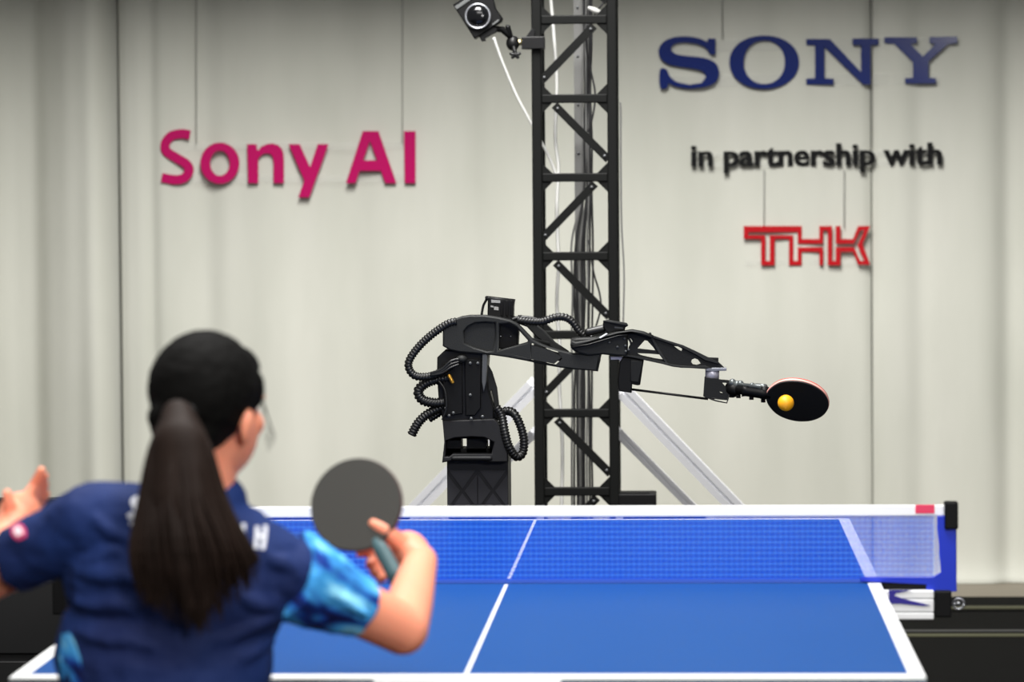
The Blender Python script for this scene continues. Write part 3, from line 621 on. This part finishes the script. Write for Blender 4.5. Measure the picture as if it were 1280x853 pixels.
for a_, b_, t in ((640, 455, .02), (678, 458, .15), (755, 468, .45), (825, 484, .7)):
    MB().cyl(W(a_, b_-14, t), W(a_, b_+6, t), .006, n=10).build('bolt', M_dk, rb)
MB().cyl(W(634, 372, .03), W(640, 458, .03), .011).build('wrist_plate', M_dk, rb)
MB().cyl(W(836, 372+25, .78), W(830, 470, .78), .010).build('gripper_jaw', M_blackd, rb)

# base beams of the robot seen through the net
M_lbl = mat('beam_label', (225, 228, 232), .5, var=.15, vscale=90)
for x0, x1 in ((557, 668), (775, 882), (330, 511)):
    a = at(x0, 646, 1.62); b = at(x1, 664, 1.62)
    o = MB().box((a.x, 1.62, b.z-.12), (b.x, 1.66, a.z), bev=.003).build('base_beam', M_blackd, rb)
    for xx in (x0, x1+8): 
        c = at(xx, 645, 1.615); MB().box((c.x-.011, 1.612, c.z-.03), (c.x+.008, 1.622, c.z)).build('white_label', M_lbl, o)
    for xx in (a.x+.03, b.x-.03): MB().box((xx-.012, 1.625, .014), (xx+.012, 1.655, b.z-.11)).build('leg', M_blackd, o)

# ------------------------------------------------------------ bats and ball
M_rub = mat('black_rubber', (20, 20, 21), .6, var=.05, bump=.15, bscale=700); M_rubr = mat('red_rubber', (205, 60, 50), .5, var=.04); M_wood = mat('pale_wood', (214, 186, 150), .5, var=.1, vscale=30, stretch=(1, 12, 1))
M_edge = mat('edge_tape_pink', (248, 178, 165), .5)
def bat(name, label, L, Wd, rot, c, hl, handle_m, front, back, edge, name_h='handle'):
    """blade lies in local XZ plane, handle along -X, front face -Y"""
    root = empty(name, c, label, 'table tennis bat'); root.rotation_mode = 'QUATERNION'
    def bo(s, n=56):
        o_ = []
        for i in range(n):
            a_ = 2*PI*i/n; x = math.cos(a_)*L/2; z = math.sin(a_)*Wd/2
            if x < -L*.32: z *= 1-.10*((-x/L-.32)/.18)
            o_.append((x*s, z*s))
        return o_
    def add(nm, loops, y0, th, m, bev=.0006):
        me = plate_mesh(loops, y0, th, bev); o_ = bpy.data.objects.new(nm, me); me.materials.clear(); me.materials.append(m); o_.parent = root; col.objects.link(o_); return o_
    add('blade', [bo(1.0)], -.003, .006, edge); add('rubber', [bo(.985)], -.0068, .0038, front)['label'] = 'black rubber facing the camera'
    o_ = add('rubber', [bo(.985)], .003, .0038, back); o_['label'] = 'red rubber on the far face'
    mb = MB().tube([(-L/2+.012, 0, 0), (-L/2-.01, 0, 0), (-L/2-.05, 0, 0), (-L/2-hl, 0, 0)], [.010, .013, .0135, .0165], 20)
    me = mb.mesh(); 
    for v in me.vertices: v.co.y *= .75
    if name_h == 'gripped':
        name_h = 'handle'; c2 = MB().tube([(-L/2-hl+.001, 0, 0), (-L/2-hl-.010, 0, 0)], [.0168, .0160], 20).mesh()
        for v in c2.vertices: v.co.y *= .75
        c2.materials.append(mat('cap_cyan', (150, 222, 226), .4)); e2 = bpy.data.objects.new('handle_cap', c2); e2.parent = root; col.objects.link(e2)
    h = bpy.data.objects.new(name_h, me); me.materials.append(handle_m); h.parent = root; col.objects.link(h)
    root.rotation_quaternion = rot; return root
# robot's bat: face turned half down, long axis a little tipped
pcn = at(997, 500, RY-.17)
q = Matrix.Rotation(math.radians(9), 4, 'Y') @ Matrix.Rotation(math.radians(-4), 4, 'Z') @ Matrix.Rotation(math.radians(45), 4, 'X')
bat('table_tennis_bat', 'black bat with a pink-red rim held by the robot arm', .160, .150, q.to_quaternion(), pcn, .06, M_blackd, M_rub, M_rubr, M_edge)
bp = at(982.3, 504, RY-.26)
M_ball = mat('ball_orange', (255, 176, 26), .45, sss=.0)
tag(MB().ell(bp, .0203, nu=32, nv=20).build('ball', M_ball, loc=bp), 'orange table tennis ball in the air in front of the robot bat', 'ball')

# black cabinet at the far end on the left
cb = empty('equipment_cabinet', (at(40, 640, 2.2).x, 2.5, .014), 'black equipment cabinet behind the left end of the table', 'cabinet')
a = at(-60, 622, 2.8); b = at(150, 622, 2.8)
MB().box((a.x, 2.2, .05), (b.x, 2.8, a.z), bev=.006).build('body', mat('cabinet_black', (22, 22, 23), .45, var=.2, vscale=6), cb)
for k in range(3): MB().box((a.x+.02, 2.19, .1+k*.22), (b.x-.02, 2.205, .3+k*.22), bev=.003).build('panel', MATS['cabinet_black'], cb)
for x in (a.x+.04, b.x-.04):
    for y in (2.24, 2.76): MB().cyl((x-.015, y, .039), (x+.015, y, .039), .025).build('caster', M_dk, cb)

# ------------------------------------------------------------ player
exec_person = True
def P(a_, b_, Y): return at(a_, b_, Y)
M_skin = mat('skin', (255, 162, 130), .5, var=.07, vscale=14, sss=.25, spec=.4)
M_hair = mat('dark_hair', (10, 9, 8), .75, var=.35, vscale=60, stretch=(1, 1, .12), spec=.12)
M_tail = mat('ponytail_hair', (36, 25, 20), .65, spec=.2, var=.45, vscale=50, stretch=(1, 1, .1))
TYp = -1.95
pr = empty('person', (at(205, 800, TYp).x, TYp, .014), 'woman in blue sports shirt with long dark ponytail, seen from behind', 'person')
b = MB()
Hc = P(260, 495, TYp+.0)                       # skull centre
HR = Matrix.Rotation(math.radians(-30), 3, 'Z') @ Matrix.Rotation(math.radians(7), 3, 'Y')  # face turned towards +X, forward = +Y
def hl(x, y, z): return Hc + HR @ V((x, y, z))
b.ell(Hc, (.070, .088, .088), HR); b.ell(hl(0, .030, -.055), (.062, .064, .075), HR); b.ell(hl(0, .058, -.102), (.030, .028, .024), HR)
b.ell(hl(0, .088, -.045), (.012, .016, .014), HR); b.cap(hl(0, .082, -.01), hl(0, .094, -.045), .008, .010)      # nose
b.ell(hl(0, .082, -.078), (.022, .010, .008), HR)                                                             # mouth
b.ell(hl(0, .078, .0), (.05, .012, .010), HR); b.ell(hl(.04, .06, -.04), (.02, .02, .02), HR); b.ell(hl(-.04, .06, -.04), (.02, .02, .02), HR)
for s in (-1, 1):
    b.ell(hl(s*.074, .004, -.035), (.008, .018, .029), HR @ Matrix.Rotation(s*.35, 3, 'Z')); b.ell(hl(s*.077, -.002, -.028), (.010, .010, .020), HR)
nk = P(250, 622, TYp+.03)
b.cap(hl(0, .0, -.06), nk, .050, .054)
# trunk under the shirt
SL = P(115, 652, TYp+.0); SR = P(360, 718, TYp+.03); ch = P(228, 720, TYp+.03); wa = P(205, 840, TYp+.04); pe = P(205, 915, TYp+.05)
b.cap(SL, SR, .045, .045).ell(ch, (.13, .085, .14)).ell(wa, (.12, .08, .12)).ell(pe, (.15, .11, .11))
# left arm
EL = P(-40, 734, TYp+.13); WL = P(6, 672, TYp+.36)
b.chain([SL, EL], [.047, .038]); b.chain([EL, EL.lerp(WL, .35), WL], [.038, .036, .024])
HY_ = TYp+.38
pm = P(22, 648, HY_+.02)
b.cap(WL, pm, .024, .030).ell(P(24, 645, HY_+.02), (.036, .018, .040), Matrix.Rotation(.5, 3, 'Y'))
for f, (p1, p2, p3) in enumerate((((34, 622), (43, 606), (52, 588)), ((38, 626), (48, 610), (56, 595)), ((41, 632), (50, 618), (57, 606)), ((43, 638), (51, 628), (58, 618)))):
    dy = .012*f; b.chain([P(24+f*3, 642+f*2, HY_+.02+dy), P(*p1, HY_+.02+dy), P(*p2, HY_+.03+dy), P(*p3, HY_+.02+dy)], [.011, .0095, .0088, .0072])
b.chain([P(16, 650, HY_+.01), P(12, 632, HY_-.005), P(9, 617, HY_-.01)], [.013, .0105, .008])
# right arm
ER = P(503, 787, TYp+.17); WRr = P(526, 702, TYp+.40)
b.chain([SR, ER], [.048, .040]); b.chain([ER, ER.lerp(WRr, .35), WRr], [.0405, .038, .027])
Yh = TYp+.43
b.ell(P(514, 690, Yh), (.030, .024, .036), Matrix.Rotation(-.6, 3, 'Y')); b.cap(WRr, P(508, 684, Yh), .027, .026)
b.chain([P(512, 690, Yh-.012), P(494, 672, Yh-.028), P(482, 663, Yh-.034), P(467, 655, Yh-.03)], [.016, .0135, .012, .009])
for p0, p1, p2, p3, dy in (((508, 676), (486, 676), (468, 684), (450, 692), .034), ((506, 686), (484, 690), (470, 697), (462, 706), .032), ((508, 696), (488, 702), (474, 708), (468, 716), .030), ((511, 706), (494, 712), (482, 718), (476, 724), .028)):
    b.chain([P(*p0, Yh+.01), P(*p1, Yh+dy+.012), P(*p2, Yh+dy), P(*p3, Yh+dy-.026)], [.0115, .0105, .0095, .0082])
# legs, out of frame below
for s in (-1, 1):
    hp = V((pe.x+s*.08, pe.y, pe.z-.04)); kn_ = V((pe.x+s*.20, pe.y+.22, .47)); an = V((pe.x+s*.30, pe.y-.02, .11))
    b.chain([hp, kn_], [.082, .055]); b.chain([kn_, kn_.lerp(an, .35), an], [.055, .052, .034])
    b.chain([an, V((an.x+s*.03, an.y+.12, .055))], [.034, .026])
body = link('body', remesh(b, .0038, 3), M_skin, pr)
for s in (-1, 1):
    MB().ell(hl(s*.028, .078, -.022), (.012, .008, .008), HR, 16, 10).build('eye', mat('eye', (235, 232, 228), .2), pr)
    MB().ell(hl(s*.028, .0845, -.022), (.006, .003, .006), HR, 12, 8).build('iris', mat('iris', (30, 20, 15), .2), pr)
    MB().cap(hl(s*.018, .088, -.002), hl(s*.045, .079, -.002), .003, .002).build('eyebrow', M_hair, pr)
MB().ell(hl(0, .091, -.078), (.018, .004, .006), HR, 16, 8).build('lips', mat('lips', (180, 90, 85), .4), pr)
# hair cap
h = MB()
h.ell(hl(0, -.012, .012), (.0820, .087, .088), HR); h.ell(hl(-.005, -.030, -.035), (.066, .060, .056), HR); h.ell(hl(-.002, .040, .045), (.058, .040, .034), HR)
h.ell(hl(.0, -.05, -.072), (.036, .03, .028), HR); h.ell(hl(-.012, -.085, -.03), (.028, .022, .026), HR)
h.ell(hl(.060, .020, .014), (.016, .034, .034), HR); h.ell(hl(-.062, .030, .0), (.016, .034, .034), HR)
hair = link('hair', remesh(h, .004, 4, (.02, .004)), M_hair, pr)
# ponytail
rt = P(224, 518, TYp-.095)
core = MB(); Yb = TYp-.125
core.chain([rt, P(224, 560, Yb-.02), P(226, 620, Yb-.025), P(235, 690, Yb-.01), P(246, 745, Yb), P(250, 785, Yb+.005)], [.024, .042, .052, .056, .030, .006])
core.chain([P(228, 620, Yb-.02), P(200, 700, Yb-.01), P(188, 752, Yb)], [.045, .034, .008]); core.chain([P(230, 620, Yb-.02), P(275, 680, Yb-.01), P(312, 706, Yb)], [.045, .036, .008])
for v_i in range(len(core.v)):
    x_, y_, z_ = core.v[v_i]; core.v[v_i] = (x_, Yb-.01+(y_-Yb+.01)*.6, z_)
pt = link('ponytail', remesh(core, .005, 3), M_tail, pr)
sd = MB()
for k in range(330):
    u = random.uniform(-1, 1); v_ = random.uniform(0, 1); wv = random.uniform(-.5, 1)
    ex = 250+u*78; ey = (800-abs(u)**1.3*78 if u > 0 else 800-abs(u)**1.1*42)-random.uniform(0, 40)
    cx_ = 228+u*54; mx_ = 240+u*78; dp = -.018-(1-u*u)*.032*wv
    pp = [P(224+u*13, 512+random.uniform(-6, 6), TYp-.092-.012*wv), P(225+u*38, 560, Yb+dp*.7), P(cx_, 620, Yb+dp), P(mx_+random.uniform(-4, 4), 690, Yb+dp*1.1), P(ex, ey, Yb+dp*.2)]
    S = smooth(pp, 4, False); n_ = len(S)
    sd.tube(S, [max(.0004, .0034*(1-(i/(n_-1))**3)) for i in range(n_)], 5)
tag(sd.build('hair_strands', M_tail, pt), kind='stuff')
MB().tube([rt+HR @ V((.025*math.cos(a_*PI/10), .004, .012*math.sin(a_*PI/10)+.004)) for a_ in range(21)], .005, 8).build('hair_tie', M_blackd, pr)
ws = MB()
for k in range(6):
    a0 = hl(.070, .035+.004*k*.5, .01-.004*k); ws.tube(smooth([a0, a0+V((.008, 0, -.02)), a0+V((.012+.001*k, .004, -.045)), a0+V((.006, .006, -.066))], 4, False), .0004, 4)
tag(ws.build('loose_strands', M_hair, pr), kind='stuff')

# shirt
def shirt_mat():
    m = mat('shirt_blue', (30, 58, 142), .75, bump=.35, bscale=9, spec=.25, stretch=(.7, .7, 3.2))
    nt = m.node_tree; bs = nt.nodes['Principled BSDF']; tc = [n for n in nt.nodes if n.type == 'TEX_COORD'][0]
    geo = nt.nodes.new('ShaderNodeTexNoise'); geo.inputs['Scale'].default_value = 5; geo.inputs['Detail'].default_value = 2; nt.links.new(tc.outputs['Object'], geo.inputs[0])
    r = nt.nodes.new('ShaderNodeValToRGB'); r.color_ramp.elements[0].color = (*lin((24, 37, 82)), 1); r.color_ramp.elements[0].position = .35
    r.color_ramp.elements[1].color = (*lin((27, 50, 106)), 1); r.color_ramp.elements[1].position = .65
    nt.links.new(geo.outputs[0], r.inputs[0]); nt.links.new(r.outputs[0], bs.inputs['Base Color']); return m
M_shirt = shirt_mat()
def streak_mat():
    m = mat('sleeve_print', (60, 140, 220), .7, bump=.25, bscale=14, spec=.3)
    nt = m.node_tree; bs = nt.nodes['Principled BSDF']; tc = [n for n in nt.nodes if n.type == 'TEX_COORD'][0]
    mp = nt.nodes.new('ShaderNodeMapping'); mp.inputs['Rotation'].default_value = (0, math.radians(-38), 0); mp.inputs['Scale'].default_value = (5, 9, 26)
    ro = nt.nodes.new('ShaderNodeMapping'); ro.inputs['Rotation'].default_value = (0, math.radians(-38), 0); ro.inputs['Scale'].default_value = (1, 1, 1); mp.inputs['Rotation'].default_value = (0, 0, 0)
    nt.links.new(tc.outputs['Object'], ro.inputs[0]); nt.links.new(ro.outputs[0], mp.inputs[0])
    n = nt.nodes.new('ShaderNodeTexNoise'); n.inputs['Scale'].default_value = 1; n.inputs['Detail'].default_value = 2; n.inputs['Distortion'].default_value = .5; nt.links.new(mp.outputs[0], n.inputs[0])
    r = nt.nodes.new('ShaderNodeValToRGB'); e = r.color_ramp.elements; e[0].position = .34; e[0].color = (*lin((14, 24, 80)), 1); e[1].position = .60; e[1].color = (*lin((150, 225, 255)), 1)
    k = e.new(.42); k.color = (*lin((24, 70, 170)), 1); k = e.new(.52); k.color = (*lin((70, 170, 240)), 1)
    nt.links.new(n.outputs[0], r.inputs[0]); nt.links.new(r.outputs[0], bs.inputs['Base Color']); return m
M_sleeve = streak_mat()
s = MB()
nb = P(250, 640, TYp+.01)
s.cap(SL, SL.lerp(SR, .3)+V((0, .0, .015)), .058, .07); s.cap(SL.lerp(SR, .3)+V((0, 0, .015)), SL.lerp(SR, .75)+V((0, 0, .02)), .07, .062); s.cap(SL.lerp(SR, .75)+V((0, 0, .02)), SR, .064, .056)
s.cap(nb+V((0, .01, -.02)), nb+V((.01, .02, .010)), .066, .058)
s.ell(P(222, 725, TYp+.02), (.172, .100, .140)); s.ell(P(205, 820, TYp+.03), (.166, .110, .16)); s.ell(P(203, 900, TYp+.04), (.172, .125, .13)); s.ell(P(300, 740, TYp+.03), (.07, .08, .10))
from mathutils.bvhtree import BVHTree
B0 = BVHTree.FromPolygons([tuple(v_) for v_ in s.v], s.f)
def fold(x0, y0, x1, y1, r_):
    pts = []
    for k in range(6):
        q_ = P(x0+(x1-x0)*k/5, y0+(y1-y0)*k/5+3*math.sin(k*1.3), TYp); d_ = (q_-CAM).normalized(); h_ = B0.ray_cast(CAM, d_)[0]
        if h_: pts.append(h_+d_*r_*.15)
    if len(pts) > 2: s.chain(pts, [r_*(.5+.5*math.sin(PI*(k+.6)/(len(pts)+.2))) for k in range(len(pts))])
for (x0, y0, x1, y1, r_) in ((100, 712, 175, 728, .012), (96, 752, 170, 762, .014), (104, 700, 150, 690, .010), (98, 790, 190, 808, .014), (300, 742, 365, 770, .014), (270, 800, 350, 770, .014), (300, 820, 345, 800, .012), (120, 650, 180, 690, .012), (330, 690, 372, 720, .012)):
    fold(x0, y0, x1, y1, r_)
# left sleeve
SLe = SL.lerp(EL, .60); s.cyl(SL, SLe, .058, .052, 28)
shirt = link('shirt', remesh(s, .005, 4, (.06, .012)), M_shirt, pr)
t_ = MB(); SRe = SR.lerp(ER, .62); t_.cyl(SR.lerp(ER, .0), SRe, .073, .048, 28)
t_.cap(P(400, 735, TYp-.0), P(460, 770, TYp+.05), .012, .006)
slv = link('sleeve', remesh(t_, .0045, 3, (.03, .010)), M_sleeve, shirt); slv['label'] = 'sleeve printed with pale blue streaks'
# printed marks laid on the cloth
M_mark = mat('white_print', (222, 224, 232), .6, var=.1, vscale=60)
from mathutils.bvhtree import BVHTree
BV = BVHTree.FromPolygons([v.co + wloc(shirt) for v in shirt.data.vertices], [tuple(p_.vertices) for p_ in shirt.data.polygons])
def decal(name, pts, wd, Y, m, off=.002):
    vs = []; fs = []; Sx = smooth([V((a_, b_, w_)) for (a_, b_), w_ in zip(pts, wd)], 6, False)
    for i, p_ in enumerate(Sx):
        q_ = Sx[min(i+1, len(Sx)-1)]; o_ = Sx[max(i-1, 0)]; t = V((q_.x-o_.x, q_.y-o_.y)).normalized()
        for k in (-1, 0, 1):
            q3 = at(p_.x-t.y*p_.z/2*k, p_.y+t.x*p_.z/2*k, Y); d3 = (q3-CAM).normalized(); hit = BV.ray_cast(CAM, d3)[0]; ok_ = hit and abs(hit.y-Y-.05) < .16; vs.append(hit-d3*off if ok_ else (vs[-1] if vs else q3))
    for i in range(len(Sx)-1):
        for k in (0, 1): a_ = i*3+k; fs.append((a_, a_+1, a_+4, a_+3))
    me = bpy.data.meshes.new('d'); me.from_pydata(vs, [], fs); me.materials.append(m)
    o = bpy.data.objects.new(name, me); col.objects.link(o)
    md2 = o.modifiers.new('t', 'SOLIDIFY'); md2.thickness = .001
    me2 = bake(o); bpy.data.objects.remove(o); return link(name, me2, m, shirt)
bpy.context.view_layer.update()
decal('back_print', [(173, 622), (166, 627), (170, 634), (166, 636)], [6, 6, 6, 6], TYp-.08, M_mark)
decal('back_print', [(160, 647), (166, 644), (170, 651), (163, 657)], [6, 7, 8, 6], TYp-.08, M_mark)
decal('back_print', [(322, 658), (321, 670), (320, 686)], [5, 5, 5], TYp-.08, M_mark); decal('back_print', [(332, 657), (331, 672), (328, 687)], [5, 5, 5], TYp-.08, M_mark); decal('back_print', [(322, 668), (331, 672)], [5, 5], TYp-.08, M_mark)
decal('back_print', [(305, 655), (304, 662), (306, 672)], [5, 5, 5], TYp-.08, M_mark)
decal('side_print', [(82, 792), (86, 820), (90, 850), (95, 885)], [10, 24, 26, 26], TYp-.08, M_sleeve)
decal('sleeve_badge', [(18, 656), (21, 661), (24, 667), (27, 674)], [10, 17, 18, 11], TYp-.08, mat('badge_pink', (225, 70, 120), .5))
decal('sleeve_badge', [(20, 659), (22, 663), (25, 669)], [7, 10, 9], TYp-.08, mat('badge_white', (250, 235, 240), .5), .004)
# shorts and shoes
sh = MB().ell(V((pe.x, pe.y, pe.z-.05)), (.17, .13, .12))
for s_ in (-1, 1):
    hp = V((pe.x+s_*.08, pe.y, pe.z-.06)); kn_ = V((pe.x+s_*.20, pe.y+.22, .47)); an = V((pe.x+s_*.30, pe.y-.02, .11))
    sh.cyl(hp, hp.lerp(kn_, .6), .10, .095)
    f = MB().chain([V((an.x, an.y-.04, .055)), V((an.x+s_*.04, an.y+.17, .045))], [.040, .032]); f.build('shoe', mat('shoe_blue', (30, 60, 140), .5, var=.1), pr)
link('shorts', remesh(sh, .008, 3), mat('shorts_black', (24, 24, 30), .7, var=.05), pr)
# player's bat
pcn = P(446, 632, TYp+.42)
dirx = (P(446, 632, TYp+.42)-P(503, 735, TYp+.355)).normalized()   # from handle to blade = local +X
ny = V((0, -1, 0)); ny = (ny-dirx*ny.dot(dirx)).normalized(); zz = dirx.cross(-ny)
Rm = Matrix((dirx, -ny, zz)).transposed()
M_rubg = mat('worn_rubber', (55, 55, 51), .55, var=.05, bump=.1, bscale=700)
bt = bat('table_tennis_bat', 'round dark grey bat gripped in the player hand above the net', .158, .154, Rm.to_quaternion(), pcn, .092, mat('handle_teal', (66, 98, 104), .45, var=.3, vscale=50), M_rubg, mat('red_rubber2', (190, 45, 50), .5), mat('edge_dark', (80, 40, 44), .5), 'gripped')
